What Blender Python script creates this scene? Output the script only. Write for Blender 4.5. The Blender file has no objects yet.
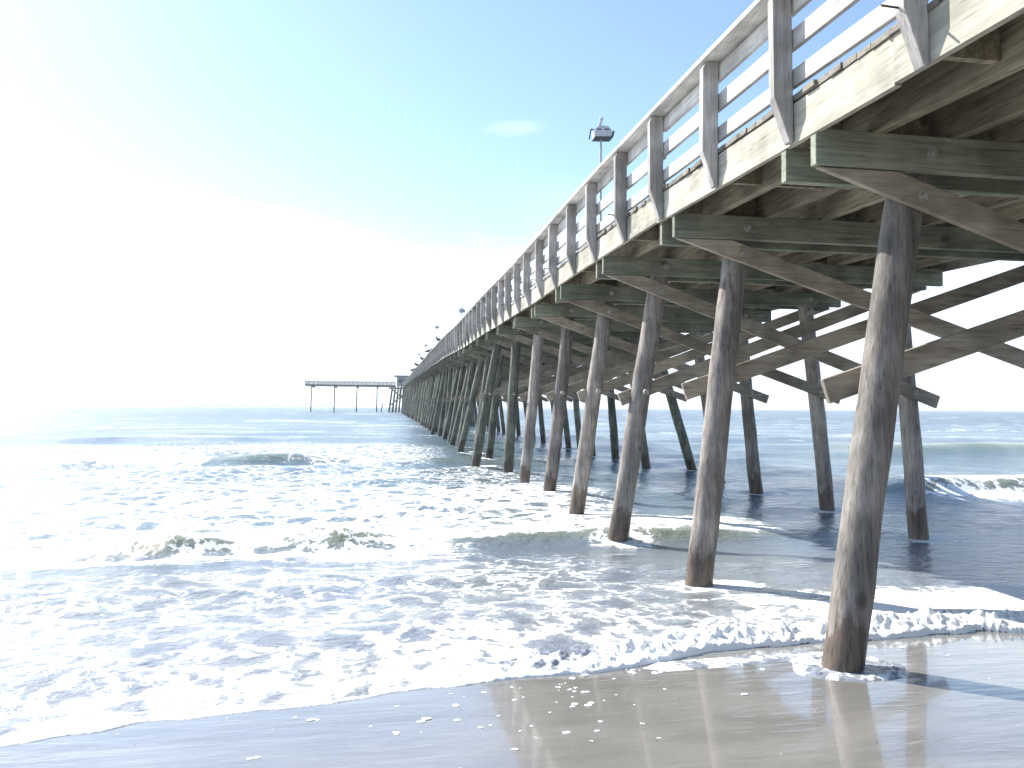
import bpy, bmesh, math, random
import numpy as np
from mathutils import Matrix, Vector
random.seed(7)
RNG = np.random.RandomState(11)
scene = bpy.context.scene
COL = scene.collection

# ------------------------------------------------------------------ helpers
class MB:
    """collects simple shapes into one mesh"""
    def __init__(s): s.v = []; s.f = []
    def add(s, vs, fs):
        n = len(s.v); s.v += [tuple(p) for p in vs]; s.f += [tuple(i + n for i in f) for f in fs]
    def hexa(s, p):      # 8 corners: bottom ring 0-3, top ring 4-7
        s.add(p, [(3,2,1,0),(4,5,6,7),(0,1,5,4),(1,2,6,5),(2,3,7,6),(3,0,4,7)])
    def box(s, x0, x1, y0, y1, z0, z1):
        s.hexa([(x0,y0,z0),(x1,y0,z0),(x1,y1,z0),(x0,y1,z0),(x0,y0,z1),(x1,y0,z1),(x1,y1,z1),(x0,y1,z1)])
    def prism(s, poly, axis, a, b):   # polygon in the plane across an axis, extruded a..b
        n = len(poly)
        def P(u, w, t): return {'y': (u, t, w), 'x': (t, u, w), 'z': (u, w, t)}[axis]
        vs = [P(u, w, a) for u, w in poly] + [P(u, w, b) for u, w in poly]
        fs = [tuple(range(n)), tuple(range(2*n-1, n-1, -1))] + [(i, n+i, n+(i+1) % n, (i+1) % n) for i in range(n)]
        s.add(vs, fs)
    def tube(s, pts, rad, n=8, cap=True, jit=0):
        pts = [Vector(p) for p in pts]
        if not hasattr(rad, '__len__'): rad = [rad]*len(pts)
        base = len(s.v); ring = []
        for i, p in enumerate(pts):
            d = (pts[min(i+1, len(pts)-1)] - pts[max(i-1, 0)]).normalized()
            u = d.cross(Vector((0.31, 0.95, 0.05))).normalized(); w = d.cross(u)
            for k in range(n):
                a = 2*math.pi*k/n; r = rad[i]*(1 + (random.uniform(-jit, jit) if jit else 0))
                ring.append(p + u*math.cos(a)*r + w*math.sin(a)*r)
        fs = []
        for i in range(len(pts)-1):
            for k in range(n):
                a = i*n+k; b = i*n+(k+1) % n
                fs.append((a, b, b+n, a+n))
        if cap: fs += [tuple(range(n-1, -1, -1)), tuple((len(pts)-1)*n+k for k in range(n))]
        s.add(ring, fs)
    def ball(s, c, r, sc=(1,1,1), nu=10, nv=7):
        vs = [(c[0], c[1], c[2]-r*sc[2])]
        for j in range(1, nv):
            t = math.pi*j/nv - math.pi/2
            for i in range(nu):
                a = 2*math.pi*i/nu
                vs.append((c[0]+r*sc[0]*math.cos(t)*math.cos(a), c[1]+r*sc[1]*math.cos(t)*math.sin(a), c[2]+r*sc[2]*math.sin(t)))
        vs.append((c[0], c[1], c[2]+r*sc[2])); fs = []
        for i in range(nu): fs.append((0, 1+(i+1) % nu, 1+i))
        for j in range(nv-2):
            for i in range(nu):
                a = 1+j*nu+i; b = 1+j*nu+(i+1) % nu; fs.append((a, b, b+nu, a+nu))
        L = len(vs)-1
        for i in range(nu): fs.append((1+(nv-2)*nu+i, 1+(nv-2)*nu+(i+1) % nu, L))
        s.add(vs, fs)
    def build(s, name, mat, parent=None, smooth=False, bevel=0, origin=None):
        me = bpy.data.meshes.new(name)
        v = s.v
        if origin is not None: v = [(a-origin[0], b-origin[1], c-origin[2]) for a, b, c in v]
        me.from_pydata(v, [], s.f)
        bm = bmesh.new(); bm.from_mesh(me)
        bmesh.ops.recalc_face_normals(bm, faces=bm.faces)
        if bevel: bmesh.ops.bevel(bm, geom=bm.edges[:], offset=bevel, segments=1, affect='EDGES')
        bm.to_mesh(me); bm.free()
        if smooth:
            for p in me.polygons: p.use_smooth = True
            try: me.set_sharp_from_angle(angle=math.radians(40))
            except Exception: pass
        me.materials.append(mat)
        o = bpy.data.objects.new(name, me); COL.objects.link(o)
        if origin is not None: o.location = origin
        if parent: o.parent = parent
        return o

def empty(name, loc=(0,0,0)):
    o = bpy.data.objects.new(name, None); o.location = loc; o.empty_display_size = .2
    COL.objects.link(o); return o
def tag(o, label=None, cat=None, group=None, kind=None):
    if label: o['label'] = label
    if cat: o['category'] = cat
    if group: o['group'] = group
    if kind: o['kind'] = kind
    return o

# ------------------------------------------------------------------ numpy noise
_perm = RNG.rand(256, 256)
def vnoise(x, y):
    xi = np.floor(x).astype(np.int64); yi = np.floor(y).astype(np.int64)
    fx = x-xi; fy = y-yi; fx = fx*fx*fx*(fx*(fx*6-15)+10); fy = fy*fy*fy*(fy*(fy*6-15)+10)
    def h(a, b): return _perm[(a) % 256, (b) % 256]
    return (h(xi,yi)*(1-fx)+h(xi+1,yi)*fx)*(1-fy)+(h(xi,yi+1)*(1-fx)+h(xi+1,yi+1)*fx)*fy
def fbm(x, y, o=4):
    s = 0; a = .5; t = 0
    for i in range(o):
        s = s + a*vnoise(x*2**i+17.3*i, y*2**i+9.1*i); t += a; a *= .5
    return s/t
def sst(a, b, x):
    t = np.clip((x-a)/(b-a), 0, 1); return t*t*(3-2*t)

# ------------------------------------------------------------------ node helpers
def newmat(name):
    m = bpy.data.materials.new(name); m.use_nodes = True
    nt = m.node_tree; nt.nodes.clear()
    return m, nt
def N(nt, t, **kw):
    n = nt.nodes.new(t)
    for k, v in kw.items():
        if k in ('ins',):
            for kk, vv in v.items(): n.inputs[kk].default_value = vv
        else: setattr(n, k, v)
    return n
def L(nt, a, b): nt.links.new(a, b)
def math_n(nt, op, a, b=None, c=None, clamp=False):
    n = nt.nodes.new('ShaderNodeMath'); n.operation = op; n.use_clamp = clamp
    for i, x in enumerate((a, b, c)):
        if x is None: continue
        if isinstance(x, (int, float)): n.inputs[i].default_value = x
        else: nt.links.new(x, n.inputs[i])
    return n.outputs[0]
def maprange(nt, x, a, b, c=0, d=1, smooth=True):
    n = nt.nodes.new('ShaderNodeMapRange'); n.interpolation_type = 'SMOOTHSTEP' if smooth else 'LINEAR'
    nt.links.new(x, n.inputs[0])
    for i, v in zip((1,2,3,4), (a,b,c,d)):
        if isinstance(v, (int, float)): n.inputs[i].default_value = v
        else: nt.links.new(v, n.inputs[i])
    return n.outputs[0]
def mixc(nt, f, a, b, blend='MIX'):
    n = nt.nodes.new('ShaderNodeMix'); n.data_type = 'RGBA'; n.blend_type = blend
    for s, x in ((0, f), (6, a), (7, b)):
        if isinstance(x, (int, float)): n.inputs[s].default_value = x
        elif isinstance(x, tuple): n.inputs[s].default_value = (*x, 1)
        else: nt.links.new(x, n.inputs[s])
    return n.outputs[2]
def noise(nt, vec, scale, detail=4, rough=.55, dist=0):
    n = nt.nodes.new('ShaderNodeTexNoise'); n.inputs['Scale'].default_value = scale
    n.inputs['Detail'].default_value = detail; n.inputs['Roughness'].default_value = rough
    n.inputs['Distortion'].default_value = dist
    if vec is not None: nt.links.new(vec, n.inputs['Vector'])
    return n
def mapping(nt, vec, scale=(1,1,1), loc=(0,0,0)):
    n = nt.nodes.new('ShaderNodeMapping'); n.inputs['Scale'].default_value = scale
    n.inputs['Location'].default_value = loc; nt.links.new(vec, n.inputs['Vector']); return n.outputs[0]

def wood(name, dark, light, stretch, fine=1.0, wet=False, knots=True, rough=.8, var=.25):
    """weathered timber; stretch = texture frequency per axis, low along the grain"""
    m, nt = newmat(name)
    geo = N(nt, 'ShaderNodeNewGeometry'); oi = N(nt, 'ShaderNodeObjectInfo')
    off = N(nt, 'ShaderNodeVectorMath', operation='SCALE'); 
    cmb = N(nt, 'ShaderNodeCombineXYZ')
    for i in range(3): L(nt, oi.outputs['Random'], cmb.inputs[i])
    L(nt, cmb.outputs[0], off.inputs[0]); off.inputs['Scale'].default_value = 37
    add = N(nt, 'ShaderNodeVectorMath', operation='ADD'); L(nt, geo.outputs['Position'], add.inputs[0]); L(nt, off.outputs[0], add.inputs[1])
    v = mapping(nt, add.outputs[0], stretch)
    g1 = noise(nt, v, 1.0, 6, .65, .4)
    g2 = noise(nt, v, 4.2*fine, 4, .6, .2)
    blot = noise(nt, add.outputs[0], 1.7, 3, .6)
    f = math_n(nt, 'ADD', math_n(nt, 'MULTIPLY', g1.outputs[0], .6), math_n(nt, 'MULTIPLY', g2.outputs[0], .4))
    c = mixc(nt, maprange(nt, f, .33, .67), dark, light)
    crack = maprange(nt, g2.outputs[0], .30, .38, .45, 1)
    c = mixc(nt, 1.0, c, mixc(nt, crack, (.25,.22,.2), (1,1,1)), 'MULTIPLY')
    bl = maprange(nt, blot.outputs[0], .3, .7, .66, 1.2)
    rv = maprange(nt, oi.outputs['Random'], 0, 1, 1-var, 1+var, False)
    k = math_n(nt, 'MULTIPLY', bl, rv)
    cc = N(nt, 'ShaderNodeCombineColor'); 
    for i in range(3): L(nt, k, cc.inputs[i])
    c = mixc(nt, 1.0, c, cc.outputs[0], 'MULTIPLY')
    if knots:
        vo = N(nt, 'ShaderNodeTexVoronoi'); vo.inputs['Scale'].default_value = 1.0
        L(nt, mapping(nt, add.outputs[0], tuple(.35*s**.5+1.2 for s in stretch)), vo.inputs['Vector'])
        kn = maprange(nt, vo.outputs['Distance'], .055, .135, .8, 0)
        c = mixc(nt, kn, c, tuple(x*.45 for x in dark))
    p = N(nt, 'ShaderNodeBsdfPrincipled')
    p.inputs['Roughness'].default_value = rough; p.inputs['Specular IOR Level'].default_value = .25
    if wet:
        sx = N(nt, 'ShaderNodeSeparateXYZ'); L(nt, geo.outputs['Position'], sx.inputs[0])
        wn = noise(nt, mapping(nt, geo.outputs['Position'], (9,9,3)), 1, 3)
        z = math_n(nt, 'SUBTRACT', sx.outputs[2], math_n(nt, 'MULTIPLY', wn.outputs[0], .75))
        wf = maprange(nt, z, .04, .16, 1, 0)
        c = mixc(nt, wf, c, mixc(nt, 1.0, c, (.50,.43,.38), 'MULTIPLY'))
        L(nt, math_n(nt, 'SUBTRACT', rough, math_n(nt, 'MULTIPLY', wf, .45)), p.inputs['Roughness'])
    L(nt, c, p.inputs['Base Color'])
    b = N(nt, 'ShaderNodeBump'); b.inputs['Strength'].default_value = .5; b.inputs['Distance'].default_value = .012
    L(nt, f, b.inputs['Height']); L(nt, b.outputs[0], p.inputs['Normal'])
    o = N(nt, 'ShaderNodeOutputMaterial'); L(nt, p.outputs[0], o.inputs[0])
    return m

def plain(name, col, rough=.5, metal=0, nscale=20, amt=.25):
    m, nt = newmat(name)
    geo = N(nt, 'ShaderNodeNewGeometry'); n = noise(nt, geo.outputs['Position'], nscale, 4)
    c = mixc(nt, maprange(nt, n.outputs[0], .3, .7), tuple(x*(1-amt) for x in col), tuple(min(1, x*(1+amt)) for x in col))
    p = N(nt, 'ShaderNodeBsdfPrincipled'); L(nt, c, p.inputs['Base Color'])
    p.inputs['Roughness'].default_value = rough; p.inputs['Metallic'].default_value = metal
    o = N(nt, 'ShaderNodeOutputMaterial'); L(nt, p.outputs[0], o.inputs[0]); return m

M_PILE  = wood('pile_wood', (.145,.127,.112), (.385,.35,.315), (13,13,1.0), wet=True, var=.22)
M_PILEG = wood('weedy_pile_wood', (.075,.078,.060), (.25,.255,.205), (13,13,1.0), wet=True, var=.22)
M_POST  = wood('post_wood', (.28,.262,.245), (.47,.445,.42), (16,16,1.2), var=.15, knots=False)
M_RAIL  = wood('rail_wood', (.45,.43,.40), (.66,.63,.59), (16,1.0,18), var=.12)
M_FASC  = wood('fascia_wood', (.33,.31,.245), (.50,.475,.39), (14,.9,15), var=.10)
M_CAP   = wood('treated_beam_wood', (.145,.158,.118), (.29,.302,.235), (.9,14,15), var=.18)
M_BRACE = wood('brace_wood', (.228,.196,.152), (.395,.35,.285), (.9,14,11), var=.16)
M_STR   = wood('stringer_wood', (.15,.125,.085), (.37,.33,.245), (14,.8,12), var=.3)
M_DECK  = wood('deck_wood', (.15,.135,.105), (.32,.29,.24), (1.0,9,9), var=.1, knots=False)
M_STEEL = plain('galvanised_steel', (.42,.43,.43), .5, .6, 40)
M_BOLT  = plain('weathered_bolt', (.36,.35,.31), .6, .2, 60, .4)
M_RUST  = plain('rusty_steel', (.07,.045,.035), .7, .3, 60, .4)
M_LAMP  = plain('lamp_housing_paint', (.50,.52,.54), .45, 0, 9, .12)
M_DARK  = plain('dark_fitting', (.05,.055,.07), .5, 0, 30)
M_GULLD = plain('grey_feather', (.07,.07,.075), .85, 0, 40)
M_BEAK  = plain('beak_horn', (.30,.19,.05), .6, 0, 40)
M_WALL  = plain('shelter_board_paint', (.33,.36,.38), .7, 0, 3)
M_ROOF  = plain('shelter_roof_sheet', (.20,.23,.26), .6, 0, 3)

# ------------------------------------------------------------------ camera
F, CZ = 740.0, 1.95
th = math.atan(117/F); ph = 23.6/F; ro = math.radians(.4)
cam = bpy.data.cameras.new('camera'); camo = bpy.data.objects.new('camera', cam); COL.objects.link(camo)
camo.matrix_world = Matrix.Translation((0,0,CZ)) @ Matrix.Rotation(-th,4,'Z') @ Matrix.Rotation(math.pi/2+ph,4,'X') @ Matrix.Rotation(ro,4,'Z')
cam.sensor_width = 36; cam.lens = 36*F/1024; cam.clip_end = 30000; cam.clip_start = .05
scene.camera = camo

# ------------------------------------------------------------------ pier layout
PY = [-6, 2.98, 3.7, 5.1, 6.3, 7.7, 9.0, 10.3, 13.0, 18.0, 25, 33, 48, 104, 180, 280, 300]
PZ = [3.50, 3.79, 3.85, 3.93, 3.98, 4.03, 4.07, 4.11, 4.15, 4.22, 4.40, 4.60, 4.95, 6.12, 7.50, 9.15, 9.15]
def zf(y): return float(np.interp(y, PY, PZ)) + min(1, max(0, (y-9)/8))*(.030*math.sin(y*.33)+.035*math.sin(y*.115+1.2))       # underside of fascia = top of the caps
XL, XR = 2.87, 8.36                                  # outer faces of the deck
NB = 102; BY0, BS = 4.95, 2.68
FH, PLK = .29, .04                                   # fascia height, plank thickness
RAILTOP = .835
def bent_y(i): return BY0 + BS*i
YEND = 276.0
pier = empty('fishing_pier', (5.6, 4.95, 0))
tag(pier, 'long weathered wooden pier on leaning round piles running from the beach out over the sea', 'pier')
def part(mb, name, mat, **kw):
    parent = kw.pop('parent', pier)
    o = mb.build(name, mat, None, **kw)
    o.parent = parent
    if parent is pier: o.matrix_parent_inverse = PINV
    else: o.matrix_parent_inverse = PINV
    return o
PINV = Matrix.Translation(pier.location).inverted()
def sub(mb, name, mat, parent, **kw):
    o = mb.build(name, mat, None, **kw); o.parent = parent; return o     # part meshes have identity world matrices

def pile_mb(mb, base, top, r0, r1, n=16, rings=12, bow=.03):
    b = Vector(base); t = Vector(top); pts = []; rad = []
    ph1 = random.uniform(0, 6.3); ax = Vector((math.cos(ph1), math.sin(ph1), 0))
    for k in range(rings+1):
        s = k/rings
        pts.append(b.lerp(t, s) + ax*bow*math.sin(math.pi*s)*1.0 + Vector((random.uniform(-1,1), random.uniform(-1,1), 0))*.004)
        rad.append((r0+(r1-r0)*s)*(1+random.uniform(-.025,.025)))
    mb.tube(pts, rad, n, True, .02)

# measured feet and heads of the nearest piles:  bent -> (foot x, foot y, head x)
LEFT = {0: (3.115,4.84,3.80), 1: (3.13,7.36,3.73), 2: (3.24,10.5,3.84), 3: (3.34,13.4,3.83), 4: (3.34,15.95,3.74),
        5: (3.22,18.40,3.61), 6: (3.23,21.1,3.47), 7: (2.62,24.1,3.35), 8: (3.40,26.9,3.80)}
RIGHT = {2: (7.95,10.3,7.62), 3: (8.15,13.05,7.66), 4: (8.05,15.6,7.7), 6: (8.85,21.1,7.5), 7: (8.25,23.6,7.6)}
piles_far = MB(); caps_far = MB(); brace_far = MB()
bolts = []
for i in range(NB):
    y = bent_y(i); zt = zf(y); near = i < 50
    # grow the lean a little with the height of the deck
    kk = (zt-3.9)*.14
    lx, ly, lt = LEFT.get(i, (3.2-kk+random.uniform(-.38,.34), y+random.uniform(-.2,.25), 3.72+random.uniform(-.15,.15)))
    rx, ry, rt = RIGHT.get(i, (8.1+kk+random.uniform(-.25,.3), y+random.uniform(-.2,.25), 7.62+random.uniform(-.1,.1)))
    seg = (18, 14) if i < 10 else (10, 6)
    pil = []
    for (fx, fy, tx) in ((lx, ly, lt), (rx, ry, rt)):
        s = 1.0/max(zt, 1); dx = (tx-fx); dy = y-fy
        foot = (fx-dx*.6/zt, fy-dy*.6/zt, -.6); head = (tx, y, zt-.012)
        r0 = .146+random.uniform(-.006,.01)+(.02 if i > 25 else 0); r1 = .132
        if near:
            mb = MB(); pile_mb(mb, foot, head, r0, r1, *seg, bow=.006 if i < 2 else .03); pil.append(part(mb, 'pile', M_PILE if i < 6 else M_PILEG, smooth=True))
        else: pile_mb(piles_far, foot, head, r0+.03, r1+.03, 8, 4)
    # pair of cap beams sandwiching the pile heads
    xa, xb = 2.90+random.uniform(-.02,.03), 8.30+random.uniform(-.05,.05)
    H = .26; yb = .150
    caps = []
    for sgn in (-1, 1):
        y0, y1 = sorted((y+sgn*(yb+.012), y+sgn*(yb+.085)))
        ex = random.uniform(-.03,.03)
        if near:
            mb = MB(); mb.box(xa+ex*(sgn > 0), xb+ex, y0, y1, zt-H, zt-.003); caps.append(part(mb, 'cap_beam', M_CAP, bevel=.006 if i < 12 else 0))
        else: caps_far.box(xa, xb, y0, y1, zt-H, zt-.003)
    # crossed braces: one on the near face, one on the far face of the piles
    zl = 1.96+.30*(zt-3.9)+random.uniform(-.06,.06); bh = .19
    def along(fx, tx, z): return fx+(tx-fx)*z/zt
    for sgn in (-1, 1):
        if sgn < 0: X0, X1 = xa+.03, along(rx, rt, zl)+.34       # upper end at left
        else:       X0, X1 = xb-.05, along(lx, lt, zl)-.23       # upper end at right
        ztop = zt-H-.006
        y0, y1 = sorted((y+sgn*(yb+.014), y+sgn*(yb+.062)))
        d = Vector((X1-X0, zl-bh/2-(ztop-.12))); L2 = d.length; d /= L2; nrm = Vector((-d.y, d.x))
        if nrm.y < 0: nrm = -nrm
        p0 = Vector((X0, ztop)); p3 = Vector((X1, zl+.02))
        lo0 = p0 + Vector((0, 0)); 
        # clipped flat under the cap beam
        dd = (p3-p0).normalized(); nn = Vector((dd.y, -dd.x)); nn = nn if nn.y < 0 else -nn
        q0 = p0; q3 = p3; q2 = p3+nn*bh
        q1 = p0 + dd*0.0 + nn*0.0
        # lower edge meets the cap underside at p0; upper edge starts further in
        up = -nn
        e0 = p0; e1 = p3
        u1 = p3+up*bh
        # upper edge start: where z = ztop
        tpar = bh/abs(dd.y)*1.0
        u0x = p0.x + (dd.x/abs(dd.y))*(bh/abs(dd.x))*abs(dd.y) if False else None
        # solve p0+up*bh + dd*t has z=ztop
        b0 = p0+up*bh; t = (ztop-b0.y)/dd.y; b0 = b0+dd*t
        poly = [(e0.x, e0.y-.002), (e1.x, e1.y), (u1.x, u1.y), (b0.x, ztop)]
        if near:
            mb = MB(); mb.prism(poly, 'y', y0, y1); br = part(mb, 'cross_brace', M_BRACE, bevel=.005 if i < 10 else 0)
        else: brace_far.prism(poly, 'y', y0, y1); br = None
        if i < 8:
            # bolt with washer where the brace crosses a pile, seen on its near face
            for (fx, tx, pi) in ((lx, lt, 0), (rx, rt, 1)):
                # height on the brace centre line at the pile
                z = zl+.1
                for _ in range(4):
                    xp = along(fx, tx, z); c0 = p0+up*bh/2; z = c0.y+dd.y/dd.x*(xp-c0.x)
                if z > ztop-.03: continue
                yc = y-(yb+.062) if sgn < 0 else y-(.140)
                yf = yc
                b = MB(); b.tube([(xp,yf+.03,z),(xp,yf-.012,z)], .042, 12); b.tube([(xp,yf-.012,z),(xp,yf-.035,z)], .018, 6)
                if sgn < 0: sub(b, 'bolt', M_BOLT, br)
                else: sub(b, 'bolt', M_BOLT, pil[pi])
    if i < 8:
        for xp in (along(lx, lt, zt-.13), along(rx, rt, zt-.13)):
            b = MB(); yf = y-(yb+.085); z = zt-.13
            b.tube([(xp,yf+.01,z),(xp,yf-.012,z)], .042, 12); b.tube([(xp,yf-.012,z),(xp,yf-.03,z)], .018, 6)
            sub(b, 'bolt', M_BOLT, caps[0])

# pier head: T-shaped platform reaching left at the seaward end
HX0, HY0, HY1, HZ = -31.6, 270.0, 280.0, 9.15
for k, hx in enumerate((-29.2, -21.2, -13.4, -6.3)):
    for hy in (HY0+.8, HY1-.8):
        hx2 = hx*hy/HY0
        pile_mb(piles_far, (hx2-.15, hy, -.6), (hx2, hy, HZ), .22, .19, 8, 4)
    caps_far.box(hx-.25, hx+.25, HY0, HY1, HZ-.42, HZ-.003)
pile_mb(piles_far, (-5.0, HY0+1, -.6), (-4.2, HY0+1, 3.2), .20, .18, 8, 4)
for k in range(9):
    for hy in (HY0-.5, HY0+3.5, HY1-1):
        x = -.2+k*1.0
        pile_mb(piles_far, (x-.5+.12*k, hy, -.6), (x+.5-.12*k+random.uniform(-.3,.3), hy, HZ), .22, .19, 8, 4)
for k in range(7):
    for hy in (262.5, 266.5, 271.0, 276.0):
        x = -1.2+k*1.05
        pile_mb(piles_far, (x-.9+.1*k, hy, -.6), (x+.3, hy, HZ), .30, .26, 8, 4)
for hy in (262.0, 270.4):
    for (za, zb_) in ((2.2, 8.4), (8.4, 2.2)):
        brace_far.prism([(-1.6,za),(-1.6,za+.5),(5.6,zb_+.5),(5.6,zb_)], 'y', hy, hy+.12)
brace_far.box(-2.2, 8.2, 261.7, 261.9, HZ-1.0, HZ-.45)
tag(part(piles_far, 'pile', M_PILEG, smooth=True), kind='stuff')
tag(part(caps_far, 'cap_beam', M_CAP), kind='stuff')
tag(part(brace_far, 'cross_brace', M_BRACE), kind='stuff')

def strip(mb, x0, x1, dz0, dz1, ya, yb, step=BS):
    """board following the deck grade between ya and yb"""
    n = max(1, int(round((yb-ya)/step))); ys = [ya+(yb-ya)*k/n for k in range(n+1)]
    vs = []; fs = []
    for y in ys:
        z = zf(y); vs += [(x0,y,z+dz0),(x1,y,z+dz0),(x1,y,z+dz1),(x0,y,z+dz1)]
    for k in range(n):
        a = 4*k
        for e in range(4): fs.append((a+e, a+(e+1) % 4, a+4+(e+1) % 4, a+4+e))
    fs += [(3,2,1,0), tuple(4*n+e for e in range(4))]
    mb.add(vs, fs)

YS = -3.0
# fascia boards, in 4 m lengths on both edges
BL = 1.335*3
y = YS; first = True; right_f = MB()
yy = 3.68-1.335*6+.2
k = 0
while yy < YEND:
    e = min(yy+BL-.006, YEND)
    mb = MB(); o = random.uniform(-.006,.006)
    strip(mb, XL+o, XL+.045+o, 0+random.uniform(-.008,.006), FH, yy, e)
    part(mb, 'fascia_board', M_FASC)
    strip(right_f, XR-.045, XR, 0, FH, yy, e)
    yy += BL
tag(part(right_f, 'fascia_board', M_FASC), kind='stuff')
# stringers on the caps
for xs in (3.36, 3.98, 4.62, 5.25, 5.88, 6.52, 7.16, 7.78):
    mb = MB(); strip(mb, xs-.045, xs+.045, 0, FH-.004, YS, YEND); part(mb, 'stringer', M_STR)
# solid blocking between the stringers
blk = MB(); xs_all = [XL+.05, 3.36, 3.98, 4.62, 5.25, 5.88, 6.52, 7.16, 7.78, XR-.05]
for i in range(-2, NB):
    for a, b in zip(xs_all[:-1], xs_all[1:]):
        for off in ((.05, 1.38) if i < 30 else (.05,)):
            if random.random() < .25: continue
            y = bent_y(i)+off+random.uniform(-.08,.08); z = zf(y)
            blk.box(a+.05, b-.05, y, y+.045, z+.03+random.uniform(0,.05), z+FH-.006)
tag(part(blk, 'blocking', M_STR), kind='stuff')
# deck planks
dk = MB(); y = YS
while y < YEND:
    w = .137; z = zf(y+.07)+FH+.003
    if random.random() > .0:
        e = random.uniform(-.012,.018)
        dk.box(XL-.012-e, XR+.03+e, y, y+w, z+random.uniform(-.002,.002), z+PLK)
    y += w+.009+random.uniform(0,.004)
dk.box(HX0, -.0, HY0, HY1, HZ+.1, HZ+.6)
part(dk, 'deck', M_DECK)

# railing
PSY0, PS = 3.68, 1.335
posts_far = MB(); rails_far = MB()
npost = 0
j = -4
def post_poly(z):   # profile across the pier: x, z
    top = z+FH+PLK+RAILTOP-.045; x0 = XL-.155; x1 = XL-.002
    return [(x1-.035, z-.015), (x1, z-.015), (x1, top), (x0+.035, top), (x0, top-.06), (x0, z+FH+.02)]
while True:
    y = BY0+BS*math.floor(j/2)+(.06 if j % 2 == 0 else 1.34)+random.uniform(-.02,.02)
    if y > YEND: break
    z = zf(y)
    if npost < 100:
        mb = MB(); mb.prism([(x+random.uniform(-.004,.004), zz) for x, zz in post_poly(z)], 'y', y-.043, y+.043)
        ln = random.uniform(-.02,.02); mb.v = [(a, b+ln*(c_-z-.2), c_) for a, b, c_ in mb.v]
        po = part(mb, 'rail_post', M_POST, bevel=.006 if npost < 24 else 0)
        if npost < 24 and random.random() < .7:
            b = MB(); zb = z+FH+.035
            b.tube([(XL-.145, y+.01, zb), (XL-.235-random.uniform(0,.03), y+.012, zb+.006)], .007, 6)
            sub(b, 'bolt', M_RUST, po)
    else: posts_far.prism(post_poly(z), 'y', y-.043, y+.043)
    npost += 1
    # right-hand post, mirrored
    posts_far.prism([(XL+XR-x, zz) for x, zz in post_poly(z)], 'y', y-.043, y+.043)
    j += 1
tag(part(posts_far, 'rail_post', M_POST), kind='stuff')
yy = 3.68-1.335*6; n = 0
D0 = FH+PLK
while yy < YEND:
    e = min(yy+BL-.005, YEND)
    for (a, b) in ((.062,.19), (.345,.49), (.64,.78)):
        if n < 99:
            mb = MB(); o = random.uniform(-.005,.005); s = random.uniform(-.014,.014)
            strip(mb, XL+.003+o, XL+.041+o, D0+a+s, D0+b+s, yy, e, 1.335); part(mb, 'rail_board', M_RAIL); n += 1
        else: strip(rails_far, XL+.003, XL+.041, D0+a, D0+b, yy, e)
        strip(rails_far, XR-.041, XR-.003, D0+a, D0+b, yy, e)
    mb = MB(); strip(mb, XL-.165, XL+.075, D0+RAILTOP-.042, D0+RAILTOP, yy, e, 1.335); part(mb, 'handrail', M_RAIL)
    strip(rails_far, XR-.075, XR+.14, D0+RAILTOP-.042, D0+RAILTOP, yy, e)
    yy += BL
# railing of the pier head
hz = HZ+.6
for (xa, xb, ya, yb) in ((HX0, .2, HY0, HY0+.08), (HX0, .2, HY1-.08, HY1), (HX0, HX0+.08, HY0, HY1)):
    for (a, b) in ((.18,.36), (.55,.72), (.95,1.2)): rails_far.box(xa, xb, ya, yb, hz+a, hz+b)
tag(part(rails_far, 'rail_board', M_RAIL), kind='stuff')
ph_ = MB()
for k in range(22):
    x = HX0+.2+k*1.5
    for y in (HY0-.1, HY1+.02): ph_.box(x-.09, x+.09, y, y+.08, HZ+.15, hz+1.15)
tag(part(ph_, 'rail_post', M_POST), kind='stuff')

# ------------------------------------------------------------------ shelter at the seaward end
sh = empty('shelter_hut', (2.6, 272, 10.0)); 
tag(sh, 'small flat roofed shelter hut at the far seaward end of the pier', 'shelter')
SINV = Matrix.Translation(sh.location).inverted()
def spart(mb, name, mat, **kw):
    o = mb.build(name, mat, None, **kw); o.parent = sh; o.matrix_parent_inverse = SINV; return o
m = MB(); zb = 9.49
m.box(.6,5.2, 270.5,270.65, zb,zb+3.4); m.box(.6,5.2, 274.4,274.55, zb,zb+3.4); m.box(.6,.75,270.66,274.39,zb,zb+3.4); m.box(5.05,5.2,270.66,274.39,zb,zb+3.4)
spart(m, 'wall', M_WALL)
m = MB(); m.hexa([(-.5,269.6,zb+3.42),(6.2,269.6,zb+3.42),(6.2,275.4,zb+3.42),(-.5,275.4,zb+3.42),(-.3,269.8,zb+3.8),(6.0,269.8,zb+3.8),(6.0,275.2,zb+3.8),(-.3,275.2,zb+3.8)])
spart(m, 'roof', M_ROOF)
for wx in (1.3, 3.2):
    m = MB(); m.box(wx,wx+1.2,270.44,270.497,zb+1.1,zb+2.4); w = spart(m, 'window', M_DARK)
    m = MB(); m.box(wx-.08,wx+1.28,270.40,270.438,zb+1.02,zb+1.1); m.box(wx-.08,wx+1.28,270.40,270.438,zb+2.4,zb+2.48)
    o = m.build('frame', M_LAMP); o.parent = w

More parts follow.
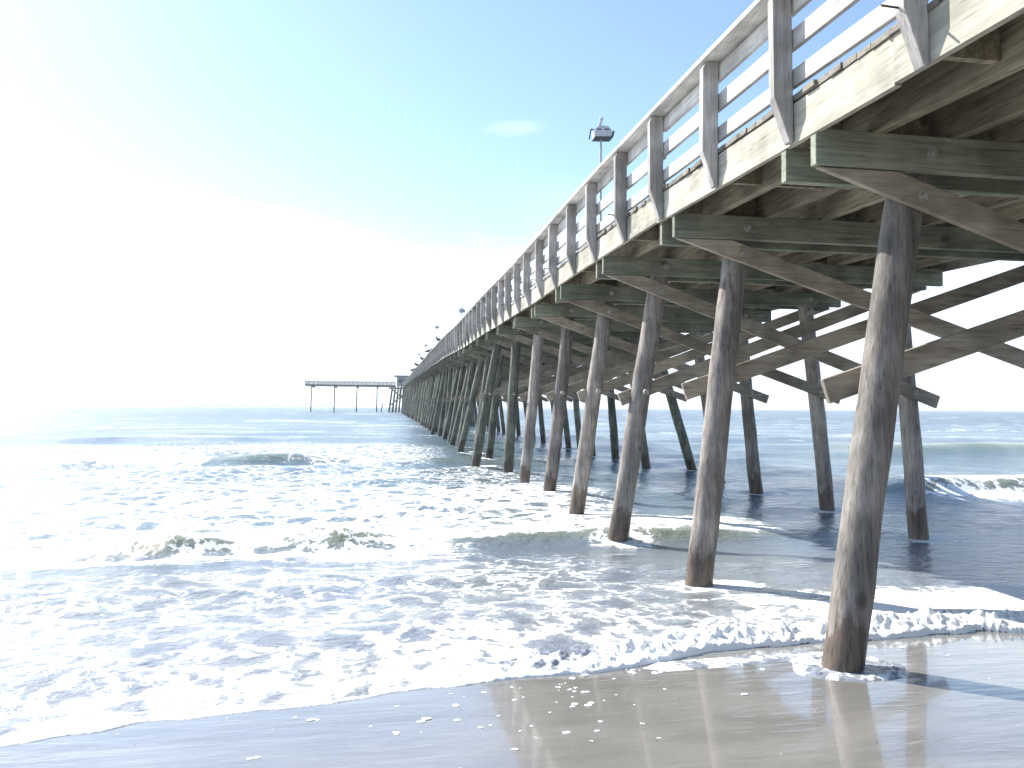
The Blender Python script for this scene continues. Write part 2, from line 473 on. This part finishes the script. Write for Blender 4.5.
# ------------------------------------------------------------------ light poles
def light_pole(x, y, ztop, s, label, heads=2):
    zb = zf(y)+FH+PLK
    root = empty('light_pole', (x, y, zb))
    tag(root, label, 'light pole', 'light poles along the pier')
    h = ztop-zb
    m = MB(); m.tube([(0,0,0),(0,0,h*.5),(0,0,h-.3*s)], [.075,.06,.042], 10); m.box(-.13,.13,-.13,.13,0,.02); m.build('pole', M_STEEL, root, smooth=True)
    m = MB(); m.tube([(-.42*s,0,h+.06*s),(.36*s,0,h+.06*s)], .030*s, 8); m.tube([(-.42*s,0,h+.06*s),(-.50*s,-.02,h-.36*s)], .030*s, 8); m.build('crossarm', M_DARK, root)
    # floodlight: a box with sloping shoulders and a dark visor rim
    m = MB(); poly = [(-.30*s,-.30*s),(.40*s,-.26*s),(.47*s,-.04*s),(.26*s,.17*s),(-.14*s,.20*s),(-.34*s,-.02*s)]
    m.prism(poly, 'y', -.22*s, .22*s); fl = m.build('floodlight', M_LAMP, root, bevel=.025*s)
    m = MB(); m.prism([(.40*s,-.30*s),(.46*s,-.28*s),(.52*s,-.03*s),(.47*s,-.02*s)], 'y', -.25*s, .25*s); m.prism([(-.32*s,-.35*s),(.42*s,-.31*s),(.42*s,-.27*s),(-.32*s,-.31*s)], 'y', -.24*s, .24*s)
    m.build('visor', M_DARK, fl)
    m = MB(); m.box(-.22*s,-.04*s,-.235*s,-.223*s,-.02*s,.03*s); m.box(.1*s,.28*s,-.235*s,-.223*s,0,.05*s); m.build('hinge', M_DARK, fl)
    m = MB(); m.tube([(-.02*s,0,h+.12*s-h),(-.05*s,0,.30*s),(.01*s,0,.44*s)], [.10*s,.07*s,.05*s], 8); m.ball((.02*s,0,.52*s), .085*s)
    m.build('light_sensor', M_LAMP, fl, smooth=True)
    fl.location = (0,0,h)
    return root
light_pole(8.22, 29.1, 13.30, 1.0, 'white floodlight on a thin pole above the near railing, nearest of the light poles')
light_pole(8.22, 93.5, 14.3, .95, 'second light pole from the beach, pale head just above the railing')
light_pole(8.22, 150.0, 18.2, 1.0, 'third light pole from the beach, small dark head standing highest over the railing curve')
light_pole(8.22, 205.0, 19.0, 1.0, 'fourth light pole from the beach, faint thin pole near the shelter hut')
light_pole(8.22, 262.0, 20.6, 1.0, 'farthest light pole from the beach, beside the shelter hut roof')

# ------------------------------------------------------------------ gulls on the handrail
def gull(y, yaw, s, label):
    z = zf(y)+D0+RAILTOP
    root = empty('gull', (XL-.05, y, z)); root.rotation_euler = (0,0,yaw); root.scale = (s,s,s)
    tag(root, label, 'bird', 'birds perched on the handrail')
    m = MB()   # body along +x (head), tail along -x
    pts = [(-.30,0,.10),(-.22,0,.125),(-.10,0,.155),(.02,0,.18),(.11,0,.215),(.15,0,.27),(.17,0,.31),(.20,0,.318),(.225,0,.312)]
    m.tube(pts, [.012,.04,.075,.09,.075,.045,.045,.042,.02], 10); m.build('body', M_GULLD, root, smooth=True)
    m = MB(); m.tube([(.22,0,.312),(.275,0,.298)], [.014,.005], 6); m.build('beak', M_BEAK, root)
    for sy in (-.03,.03):
        m = MB(); m.tube([(0,sy,.12),(.01,sy,.0)], .008, 6); m.box(-.01,.05,sy-.02,sy+.02,0,.008); m.build('leg', M_BEAK, root)
gull(48.5, math.radians(140), 1.25, 'dark gull perched on the handrail, the one nearest the beach')
gull(63.0, math.radians(10), 1.3, 'dark gull on the handrail, second nearest to the beach')
gull(78.0, math.radians(150), 1.5, 'dark gull on the handrail, third from the beach, where the railing thins out')
gull(98.0, math.radians(150), 1.8, 'dark gull on the handrail, fourth from the beach, in the far stretch')
gull(122.0, math.radians(30), 2.0, 'dark gull farthest out along the handrail')

# ------------------------------------------------------------------ beach and sea
EX = [-60,-20,-8,-4,-2.05,-1.59,-1.26,-.83,-.37,.06,.57,1.02,1.59,2.26,2.79,3.6,4.23,5.18,8,20,60]
EY = [-8, 0,2.9,3.85,4.37,4.47,4.59,4.66,4.76,4.88,4.90,4.95,5.09,5.28,5.37,5.46,5.48,5.46,5.5,6.4,9]
def edge_y(X): return np.interp(X, EX, EY)
def sand_z(X, Y):
    t = Y-edge_y(X)
    z = .12-.030*t
    z = np.where(z < -1.5, -1.5, z)
    return np.where(t < -30, .12+.030*30+(-t-30)*.004, z) + .004*(fbm(X*.7, Y*1.3)-.5)

def grid_obj(name, V, nr, nc, mat, attrs, smooth=True):
    me = bpy.data.meshes.new(name)
    nv = nr*nc
    idx = np.arange(nv).reshape(nr, nc)
    q = np.stack([idx[:-1,:-1], idx[:-1,1:], idx[1:,1:], idx[1:,:-1]], -1).reshape(-1,4)
    me.vertices.add(nv); me.vertices.foreach_set('co', V.reshape(-1).astype(np.float32))
    me.loops.add(q.size); me.loops.foreach_set('vertex_index', q.reshape(-1).astype(np.int32))
    me.polygons.add(len(q)); me.polygons.foreach_set('loop_start', (np.arange(len(q))*4).astype(np.int32))
    me.polygons.foreach_set('loop_total', np.full(len(q), 4, np.int32))
    me.polygons.foreach_set('use_smooth', np.ones(len(q), bool))
    me.update(calc_edges=True)
    for k, a in attrs.items():
        at = me.attributes.new(k, 'FLOAT', 'POINT'); at.data.foreach_set('value', a.reshape(-1).astype(np.float32))
    me.materials.append(mat)
    o = bpy.data.objects.new(name, me); COL.objects.link(o); return o

# --- wet sand material
m, nt = newmat('wet_sand')
geo = N(nt, 'ShaderNodeNewGeometry'); P = geo.outputs['Position']
n1 = noise(nt, mapping(nt, P, (.8,2.2,1)), 1.5, 5); n2 = noise(nt, P, 260, 2)
c = mixc(nt, maprange(nt, n1.outputs[0], .3, .7), (.190,.184,.170), (.245,.236,.218))
c = mixc(nt, maprange(nt, n2.outputs[0], .35, .65), mixc(nt, 1.0, c, (.82,.82,.82), 'MULTIPLY'), c)
sv = N(nt, 'ShaderNodeTexVoronoi'); sv.inputs['Scale'].default_value = 14; L(nt, P, sv.inputs['Vector'])
ssel = N(nt, 'ShaderNodeSeparateColor'); L(nt, sv.outputs['Color'], ssel.inputs[0])
sm = math_n(nt, 'MULTIPLY', maprange(nt, sv.outputs['Distance'], .06, .10, 1, 0), math_n(nt, 'GREATER_THAN', ssel.outputs[0], .86))
c = mixc(nt, sm, c, mixc(nt, math_n(nt, 'GREATER_THAN', ssel.outputs[1], .5), (.06,.05,.04), (.5,.46,.4)))   # shell bits
p = N(nt, 'ShaderNodeBsdfPrincipled'); L(nt, c, p.inputs['Base Color'])
p.inputs['IOR'].default_value = 1.42
L(nt, maprange(nt, n1.outputs[0], .3, .7, .07, .16), p.inputs['Roughness'])
rip = noise(nt, mapping(nt, P, (.9,4.5,1)), 2.0, 4, .55, .3)
b = N(nt, 'ShaderNodeBump'); p.inputs['Coat Weight'].default_value = 1; p.inputs['Coat Roughness'].default_value = .05; p.inputs['Coat IOR'].default_value = 1.4
b.inputs['Strength'].default_value = .42; b.inputs['Distance'].default_value = .022
L(nt, rip.outputs[0], b.inputs['Height']); L(nt, b.outputs[0], p.inputs['Normal'])
o = N(nt, 'ShaderNodeOutputMaterial'); L(nt, p.outputs[0], o.inputs[0]); M_SAND = m

xs = np.concatenate([-np.geomspace(6000, 10, 40), np.linspace(-9.5, 14, 120), np.geomspace(15, 6000, 40)])
ys = np.concatenate([-np.geomspace(3000, 3, 40), np.linspace(-2.5, 12, 120), np.array([14,18,24,32,45,70,200])])
XX, YY = np.meshgrid(xs, ys)
V = np.stack([XX, YY, sand_z(XX, YY)], -1)
tag(grid_obj('beach', V, len(ys), len(xs), M_SAND, {}), 'smooth wet sand beach with a shining water film', 'beach', kind='structure')

# --- sea mesh: fan of rows, finer towards the shore
r = [2.9]
while r[-1] < 520: r.append(r[-1]+max(.011, min(.42*r[-1]**2/1443, .05*r[-1])))
while r[-1] < 9000: r.append(r[-1]*1.09)
r = np.array(r); dr = np.gradient(r)
az = np.concatenate([np.linspace(-80,-46,70)[:-1], np.linspace(-46,48,1500), np.linspace(48,85,60)[1:]])
A = np.radians(az)+th
R, AA = np.meshgrid(r, A, indexing='ij')
DR = np.repeat(dr[:,None], len(A), 1)
X = R*np.sin(AA); Y = R*np.cos(AA)
# edge of the swash with small lobes, and the eddy round the first pile's foot
ey = edge_y(X) + .16*(fbm(X*1.3+5, X*0+3.3, 3)-.5)*1.6 + .05*(vnoise(X*5, X*0+8)-.5)
t = Y-ey
d1 = np.hypot((X-3.18)/1.35, (Y-4.84))
tr = .30+.08*(fbm(X*4, Y*4, 2)-.5) - d1
tongue = .10-.9*np.abs(Y-(5.10+.05*(X-2.6)))-.6*np.maximum(0, 1.9-X)-5*np.maximum(0, X-3.2)
t2 = np.maximum(t, np.maximum(tr*.6, tongue*.35))
zs = sand_z(X, Y)
# chop
chop = np.zeros_like(X); 
for k in range(46):
    lam = .45*(1.105**k) 
    if lam > 26: break
    a_ = RNG.normal(0, .75 if lam < 4 else .32); kx = math.sin(a_)*2*math.pi/lam; ky = math.cos(a_)*2*math.pi/lam
    amp = .0085*lam*(1 if lam < 3 else (3/lam)**.55)*RNG.uniform(.6,1.3)
    w = sst(2.2, 5.0, lam/DR)
    pz = kx*X+ky*Y+RNG.uniform(0, 6.28) + 2.2*fbm(X/(lam*3)+k, Y/(lam*3), 2)
    sn = np.sin(pz)
    chop += .42*amp*w*(sn + .35*np.maximum(sn, 0)**3)
chop *= .25+.75*sst(1.0, 9, t)
under = sst(2.5, 5, X)*sst(24, 16, Y)              # calmer water in the lee of the piles
chop *= 1-.25*under
# breaking waves
n_lo = fbm(X*.35+40, Y*.05+3, 3); n_md = fbm(X*1.1+4, Y*.4, 3)
def crest(Yc, amp, back, front):
    s = Y-Yc; return amp*np.where(s > 0, np.exp(-(s/back)**2*.7), np.exp(-(np.abs(s)/front)**2.2)), s
Yc1 = 10.55+.05*(X+3)+.9*(n_lo-.5)
a1 = (.36*np.exp(-((X+3.2)/.75)**2)+.25*np.exp(-((X+1.9)/.8)**2)+.34*np.exp(-((X+.75)/.65)**2)+.13*np.exp(-((X-2.6)/1.5)**2)+.16*np.exp(-((X-4.6)/1.2)**2)+.16*sst(-4,-6,X)+.10)*(.75+.5*n_md)*sst(9,7,X)
w1, s1 = crest(Yc1, a1*.62, 1.2, .36)
Yc1b = 15.6-.12*(X-12)+.8*(n_lo-.5)
a1b = .42*sst(10.2,12.2,X)*(.8+.4*n_md)
w1b, s1b = crest(Yc1b, a1b*.8, 1.6, .5)
Yc2 = 25.8+.05*X+2.0*(n_lo-.5)
a2 = (.20+.34*np.exp(-((X+4.2)/2.6)**2)+.22*np.exp(-((X+11)/3)**2))*(.75+.5*n_md)*(1-.5*sst(2,6,X))
w2, s2 = crest(Yc2, a2*.62, 2.2, .8)
Yc3 = 30.5+2*(n_lo-.5); a3 = .34*sst(17,23,X); w3, s3 = crest(Yc3, a3, 3, 1.2)
Yc4 = 43+4*(n_lo-.5); w4, s4 = crest(Yc4, .08*(.5+n_md), 4, 1.8)
Yc5 = 68+6*(n_lo-.5); w5, s5 = crest(Yc5, .07*(.5+n_md), 6, 3)
Yc6 = 7.9+.10*X+.6*(n_lo-.5); w6, s6 = crest(Yc6, .075*(.4+1.2*n_md)*sst(6.5,5,X), .9, .35)
zw = chop+w1+w1b+w2+w3+w4+w5+w6
# foam coverage
fn = fbm(X*.55+11, Y*.8+2, 4); fn2 = fbm(X*.22+31, Y*.5+12, 3); fstreak = fbm(X*.12+3, Y*.55+50, 4)
left = sst(4.2, 1.5, X); right = 1-left
Fm = np.zeros_like(X)
band = lambda s, a, b, c, d: sst(a, b, s)*sst(d, c, s)
Fm = np.maximum(Fm, left*(.50*sst(.4, .06, t)))
Fm = np.maximum(Fm, left*band(t,-.1,.0,3.2,5.6)*(.27+.18*sst(1.3,.2,t))*(1-.25*sst(.4,2.6,X)*sst(.8,1.6,t)))
Fm = np.maximum(Fm, sst(1.0,2.0,X)*(t > 0)*(.92*sst(.60,.30,t)))
Fm = np.maximum(Fm, sst(2.0,4.0,X)*band(t,.3,.6,1.1,1.7)*.62)
Fm = np.maximum(Fm, band(s1,-1.5,-.9,.3,.9)*sst(1.6,.2,X)*(.56-.42*np.exp(-((X+3.1)/.6)**2)*band(s1,-.7,-.4,.05,.3)-.36*np.exp(-((X+.7)/.55)**2)*band(s1,-.7,-.4,.05,.3)))
Fm = np.maximum(Fm, band(s1,-.25,0,1.0,2.2)*sst(6.5,5.2,X)*.56)
Fm = np.maximum(Fm, band(Y,10.2,12,16,20)*sst(5.2,3.4,X)*.40)
Fm = np.maximum(Fm, sst(6,2.5,X)*band(Y,17,19,22,26)*.24)
Fm = np.maximum(Fm, band(s1b,-1.6,-.7,.4,1.0)*sst(10.8,12.6,X)*(.72-.4*band(s1b,-.55,-.4,-.15,-.05)))
Fm = np.maximum(Fm, band(s2,-1.6,-.6,.5,1.2)*sst(2.5,-1,X)*(.40+.9*(n_md-.35)+.25*sst(-6,-9,X)-.45*np.exp(-((X+4.0)/1.5)**2)))
Fm = np.maximum(Fm, band(Y,26,28,34,44)*sst(4,0,X)*.28)
Fm = np.maximum(Fm, .22*sst(.55,.7,fstreak)*sst(30,45,Y))
Fm = np.maximum(Fm, band(tr,-.06,-.01,.08,.14)*.27*(t < .0)); 
Fm = np.maximum(Fm, band(tongue,-.02,.01,.03,.06)*.20*(t < 0))
for i in range(1, 12):                                # broken water round the feet of the piles
    for (fx, fy) in (LEFT.get(i, (3.2, bent_y(i), 0))[:2], RIGHT.get(i, (8.1, bent_y(i), 0))[:2]):
        dd_ = np.hypot((X-fx-.10)/1.6, Y-fy+.06); Fm = np.maximum(Fm, .62*sst(.50, .16, dd_))
Fm = np.clip(Fm*(.62+.76*fn), 0, 1.05)
Fm = np.maximum(Fm, sst(.09,.02,t)*(t > 0)*.9*sst(5.2,2.5,X))
# bubbly relief in thick foam
lump = (vnoise(X*5, Y*5)*.9+vnoise(X*13, Y*13)*.6+vnoise(X*29, Y*29)*.4-.8)*sst(.05,.012*3,DR*1.0)
zw = zw + lump*.05*sst(.6,.9,Fm)*sst(0,1,Y)
bore = np.exp(-((t-.22)/.2)**2)*(.006+.060*sst(.2,2.5,X))*(.5+vnoise(X*4,Y*4))*np.where(t > 0, 1, 0)
lump2 = np.maximum(0, vnoise(X*10+3, Y*12)*.5+vnoise(X*22, Y*24)*.6+vnoise(X*45,Y*45)*.25-.45)*.095*np.exp(-((t-.22)/.24)**2)*sst(-.2,2.0,X)
thin = .005+.055*sst(0,1.5,t2)
film = zs + np.where(t > 0, thin+bore+lump2, .006+.018*np.exp(-((tr-.06)/.05)**2)*(d1 < .5)*(.2+vnoise(X*25,Y*25)))
zwat = np.maximum(film, np.where(t > .3, zw+.0, -9)*sst(.3,.6,t) + film*(1-sst(.3,.6,t))) 
blend = sst(1.0, 4.5, t)
zwat = np.where(t > 0, np.maximum(film*(1-blend)+zw*blend, zs+.006), film)
zwat = zwat + np.where(t > 0, chop*.55*(1-blend)*sst(.1,1.2,t), 0)
zwat = np.where(t > 0, np.maximum(zwat, zs+.005), zwat)
edge = sst(-.035, .012, t2)
Z = np.where(t2 < .012, zs-.05+(.05+np.minimum(film-zs, .02))*edge, zwat)
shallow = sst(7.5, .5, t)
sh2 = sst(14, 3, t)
V = np.stack([X, Y, Z], -1)

m, nt = newmat('sea_water')
geo = N(nt, 'ShaderNodeNewGeometry'); P = geo.outputs['Position']
fa = N(nt, 'ShaderNodeAttribute', attribute_name='foam').outputs['Fac']
sa = N(nt, 'ShaderNodeAttribute', attribute_name='shallow').outputs['Fac']
flat = mapping(nt, P, (1,1,0))
dn = noise(nt, flat, 1.6, 4, .6); 
dv = N(nt, 'ShaderNodeVectorMath', operation='SUBTRACT'); L(nt, dn.outputs['Color'], dv.inputs[0]); dv.inputs[1].default_value = (.5,.5,.5)
ds = N(nt, 'ShaderNodeVectorMath', operation='SCALE'); L(nt, dv.outputs[0], ds.inputs[0]); ds.inputs['Scale'].default_value = .85
dp = N(nt, 'ShaderNodeVectorMath', operation='ADD'); L(nt, flat, dp.inputs[0]); L(nt, ds.outputs[0], dp.inputs[1])
def vor(vec, scale):
    v = N(nt, 'ShaderNodeTexVoronoi', feature='DISTANCE_TO_EDGE'); v.inputs['Scale'].default_value = scale; L(nt, vec, v.inputs['Vector']); return v.outputs['Distance']
v1 = vor(dp.outputs[0], 2.1); v2 = vor(dp.outputs[0], 6.5); nz = noise(nt, flat, 9, 4, .65).outputs[0]
lace = math_n(nt, 'ADD', math_n(nt, 'MULTIPLY', v1, 1.25), math_n(nt, 'MULTIPLY', v2, .75))
lace = math_n(nt, 'ADD', lace, math_n(nt, 'MULTIPLY', math_n(nt, 'SUBTRACT', nz, .5), .55))
fa2 = math_n(nt, 'MULTIPLY', fa, .62)
df = math_n(nt, 'SUBTRACT', math_n(nt, 'ADD', fa2, math_n(nt, 'MULTIPLY', math_n(nt, 'POWER', fa, 4.0), .5)), lace)
foam = maprange(nt, df, -.03, .05)
filmf = math_n(nt, 'MULTIPLY', maprange(nt, df, -.34, .02), math_n(nt, 'ADD', .03, math_n(nt, 'MULTIPLY', nz, .24)))   # thin bubbly film round the lace
foam = math_n(nt, 'MAXIMUM', foam, filmf)
foam = math_n(nt, 'MULTIPLY', foam, maprange(nt, fa, .05, .2))
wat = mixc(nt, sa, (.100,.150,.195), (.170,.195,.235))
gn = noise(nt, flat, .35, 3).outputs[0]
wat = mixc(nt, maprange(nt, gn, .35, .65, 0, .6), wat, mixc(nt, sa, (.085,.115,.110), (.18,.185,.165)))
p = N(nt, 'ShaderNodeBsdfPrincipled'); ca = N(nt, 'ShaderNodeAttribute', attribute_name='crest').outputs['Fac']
wat = mixc(nt, ca, wat, (.25,.27,.15))                                       # sunlight through the thin crests painted in as olive, with stirred-up silt
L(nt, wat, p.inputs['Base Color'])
p.inputs['IOR'].default_value = 1.333
L(nt, maprange(nt, N(nt, 'ShaderNodeAttribute', attribute_name='rough').outputs['Fac'], 0, 1, .07, .33, False), p.inputs['Roughness'])   # waves too small for the mesh
b1 = noise(nt, mapping(nt, P, (3.2,4.6,2)), 1.0, 5, .62, .3); b2 = noise(nt, mapping(nt, P, (11,15,5)), 1.0, 3, .6)
hh = math_n(nt, 'ADD', b1.outputs[0], math_n(nt, 'MULTIPLY', b2.outputs[0], .30))
b = N(nt, 'ShaderNodeBump'); b.inputs['Strength'].default_value = .55; b.inputs['Distance'].default_value = .10
L(nt, hh, b.inputs['Height']); L(nt, b.outputs[0], p.inputs['Normal'])
pf = N(nt, 'ShaderNodeBsdfPrincipled')
pf.inputs['Base Color'].default_value = (.80,.81,.80,1); pf.inputs['Roughness'].default_value = .75
pf.inputs['Specular IOR Level'].default_value = .3
fb = noise(nt, P, 55, 3, .7); b3 = N(nt, 'ShaderNodeBump'); b3.inputs['Strength'].default_value = .5; b3.inputs['Distance'].default_value = .02
L(nt, math_n(nt, 'ADD', fb.outputs[0], math_n(nt, 'MULTIPLY', foam, 1.0)), b3.inputs['Height']); L(nt, b3.outputs[0], pf.inputs['Normal'])
mx = N(nt, 'ShaderNodeMixShader'); L(nt, foam, mx.inputs[0]); L(nt, p.outputs[0], mx.inputs[1]); L(nt, pf.outputs[0], mx.inputs[2])
o = N(nt, 'ShaderNodeOutputMaterial'); L(nt, mx.outputs[0], o.inputs[0]); M_SEA = m
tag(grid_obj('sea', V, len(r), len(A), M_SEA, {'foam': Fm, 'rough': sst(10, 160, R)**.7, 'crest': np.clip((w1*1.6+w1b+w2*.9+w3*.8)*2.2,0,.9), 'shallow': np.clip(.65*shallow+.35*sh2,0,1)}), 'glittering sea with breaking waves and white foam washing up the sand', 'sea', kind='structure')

# --- foam flecks stranded on the wet sand
M_FOAM = plain('foam_bubbles', (.78,.79,.78), .7, 0, 80, .05)
fl = MB()
for k in range(70):
    if k < 48: x = random.gauss(1.0,.55); dy = -abs(random.gauss(.1,.45))-.04
    else: x = random.uniform(-1.8,4.5); dy = -random.uniform(.03,1.1)
    y = float(edge_y(x))+dy; rr = random.choice((.006,.008,.010,.014,.02))*random.uniform(.7,1.2)
    z = float(sand_z(np.array([x]), np.array([y]))[0])
    for q in range(random.choice((1,2,3))):
        fl.ball((x+random.uniform(-1.5,1.5)*rr, y+random.uniform(-1,1)*rr, z+rr*.12), rr*random.uniform(.6,1), (random.uniform(1,1.8),1,.35), 8, 5)
tag(fl.build('foam_flecks', M_FOAM, smooth=True), 'scattered white foam flecks left on the wet sand', 'foam', kind='stuff')

# ------------------------------------------------------------------ light
SUN_EL, SUN_AZ = math.radians(41), math.radians(-43)     # azimuth from +Y, clockwise seen from above
sd = Vector((math.sin(SUN_AZ)*math.cos(SUN_EL), math.cos(SUN_AZ)*math.cos(SUN_EL), math.sin(SUN_EL)))
sun = bpy.data.lights.new('sun', 'SUN'); sun.energy = 3.4; sun.angle = math.radians(.53); sun.color = (1,.955,.88)
so = bpy.data.objects.new('sun', sun); COL.objects.link(so); so.rotation_euler = sd.to_track_quat('Z', 'Y').to_euler(); so.location = (-30,30,40)

wv = camo.matrix_world.to_3x3() @ Vector((515-512, 384-128, -740)).normalized(); WISP = tuple(wv)   # one faint streak of cloud
w = bpy.data.worlds.new('World'); scene.world = w; w.use_nodes = True; nt = w.node_tree; nt.nodes.clear()
sky = N(nt, 'ShaderNodeTexSky', sky_type='NISHITA'); sky.sun_disc = False
sky.sun_elevation = SUN_EL; sky.sun_rotation = SUN_AZ; sky.altitude = 0; sky.air_density = 1.0; sky.dust_density = .30; sky.ozone_density = 2.0
tc = N(nt, 'ShaderNodeTexCoord'); sx = N(nt, 'ShaderNodeSeparateXYZ'); L(nt, tc.outputs['Generated'], sx.inputs[0])
zc = math_n(nt, 'ADD', math_n(nt, 'MAXIMUM', sx.outputs[2], 0), .12)
cv = N(nt, 'ShaderNodeCombineXYZ'); L(nt, math_n(nt, 'DIVIDE', sx.outputs[0], zc), cv.inputs[0]); L(nt, math_n(nt, 'DIVIDE', sx.outputs[1], zc), cv.inputs[1])
cn = noise(nt, mapping(nt, cv.outputs[0], (.55,.8,1), (2.3,.4,0)), 1.0, 6, .55, .4)
cover = maprange(nt, sx.outputs[2], .10, .40, .36, -.16)                     # veil thickens low over the sea
cl = maprange(nt, math_n(nt, 'ADD', cn.outputs[0], cover), .48, .93)
dt = N(nt, 'ShaderNodeVectorMath', operation='DOT_PRODUCT'); L(nt, tc.outputs['Generated'], dt.inputs[0]); dt.inputs[1].default_value = sd
glow = maprange(nt, dt.outputs['Value'], .72, 1.0, 0, 1)                    # thin cloud is brighter towards the sun
ccol = mixc(nt, glow, (4.5,5.1,5.7), (25,28,32))
wd = N(nt, 'ShaderNodeVectorMath', operation='SUBTRACT'); L(nt, tc.outputs['Generated'], wd.inputs[0]); wd.inputs[1].default_value = WISP
ws = N(nt, 'ShaderNodeSeparateXYZ'); L(nt, wd.outputs[0], ws.inputs[0])
we = math_n(nt, 'ADD', math_n(nt, 'POWER', math_n(nt, 'DIVIDE', math_n(nt, 'ABSOLUTE', ws.outputs[0]), .055), 2.0), math_n(nt, 'POWER', math_n(nt, 'DIVIDE', math_n(nt, 'ABSOLUTE', ws.outputs[2]), .012), 2.0))
wn_ = noise(nt, mapping(nt, tc.outputs['Generated'], (22,22,70)), 1.0, 5).outputs[0]
wm = maprange(nt, math_n(nt, 'ADD', math_n(nt, 'POWER', 2.718, math_n(nt, 'MULTIPLY', we, -1.0)), math_n(nt, 'MULTIPLY', math_n(nt, 'SUBTRACT', wn_, .5), .9)), .35, 1.1, 0, .32)
wm = math_n(nt, 'MULTIPLY', wm, maprange(nt, we, 1.5, 3.5, 1, 0))
cl = math_n(nt, 'MAXIMUM', cl, wm)
col = mixc(nt, cl, sky.outputs[0], ccol)
bg = N(nt, 'ShaderNodeBackground'); L(nt, col, bg.inputs[0]); bg.inputs[1].default_value = .088
o = N(nt, 'ShaderNodeOutputWorld'); L(nt, bg.outputs[0], o.inputs[0])

# ------------------------------------------------------------------ air
HAZE = .00026
if HAZE:
    mb = MB(); mb.box(-9500, 9500, -3200, 9500, -3, 23)
    m, nt = newmat('sea_haze'); pv = N(nt, 'ShaderNodeVolumePrincipled')
    pv.inputs['Color'].default_value = (.93,.95,.97,1); pv.inputs['Density'].default_value = HAZE; pv.inputs['Anisotropy'].default_value = .3
    o = N(nt, 'ShaderNodeOutputMaterial'); L(nt, pv.outputs[0], o.inputs['Volume'])
    tag(mb.build('haze', m), 'pale sea haze softening the far end of the pier', 'haze', kind='stuff')

scene.view_settings.view_transform = 'Standard'; scene.view_settings.look = 'None'
scene.view_settings.exposure = 1.62; scene.view_settings.gamma = 1
scene.view_settings.use_curve_mapping = False
scene.render.engine = 'CYCLES'
scene.cycles.max_bounces = 6; scene.cycles.diffuse_bounces = 3; scene.cycles.glossy_bounces = 3
scene.cycles.caustics_reflective = False; scene.cycles.caustics_refractive = False
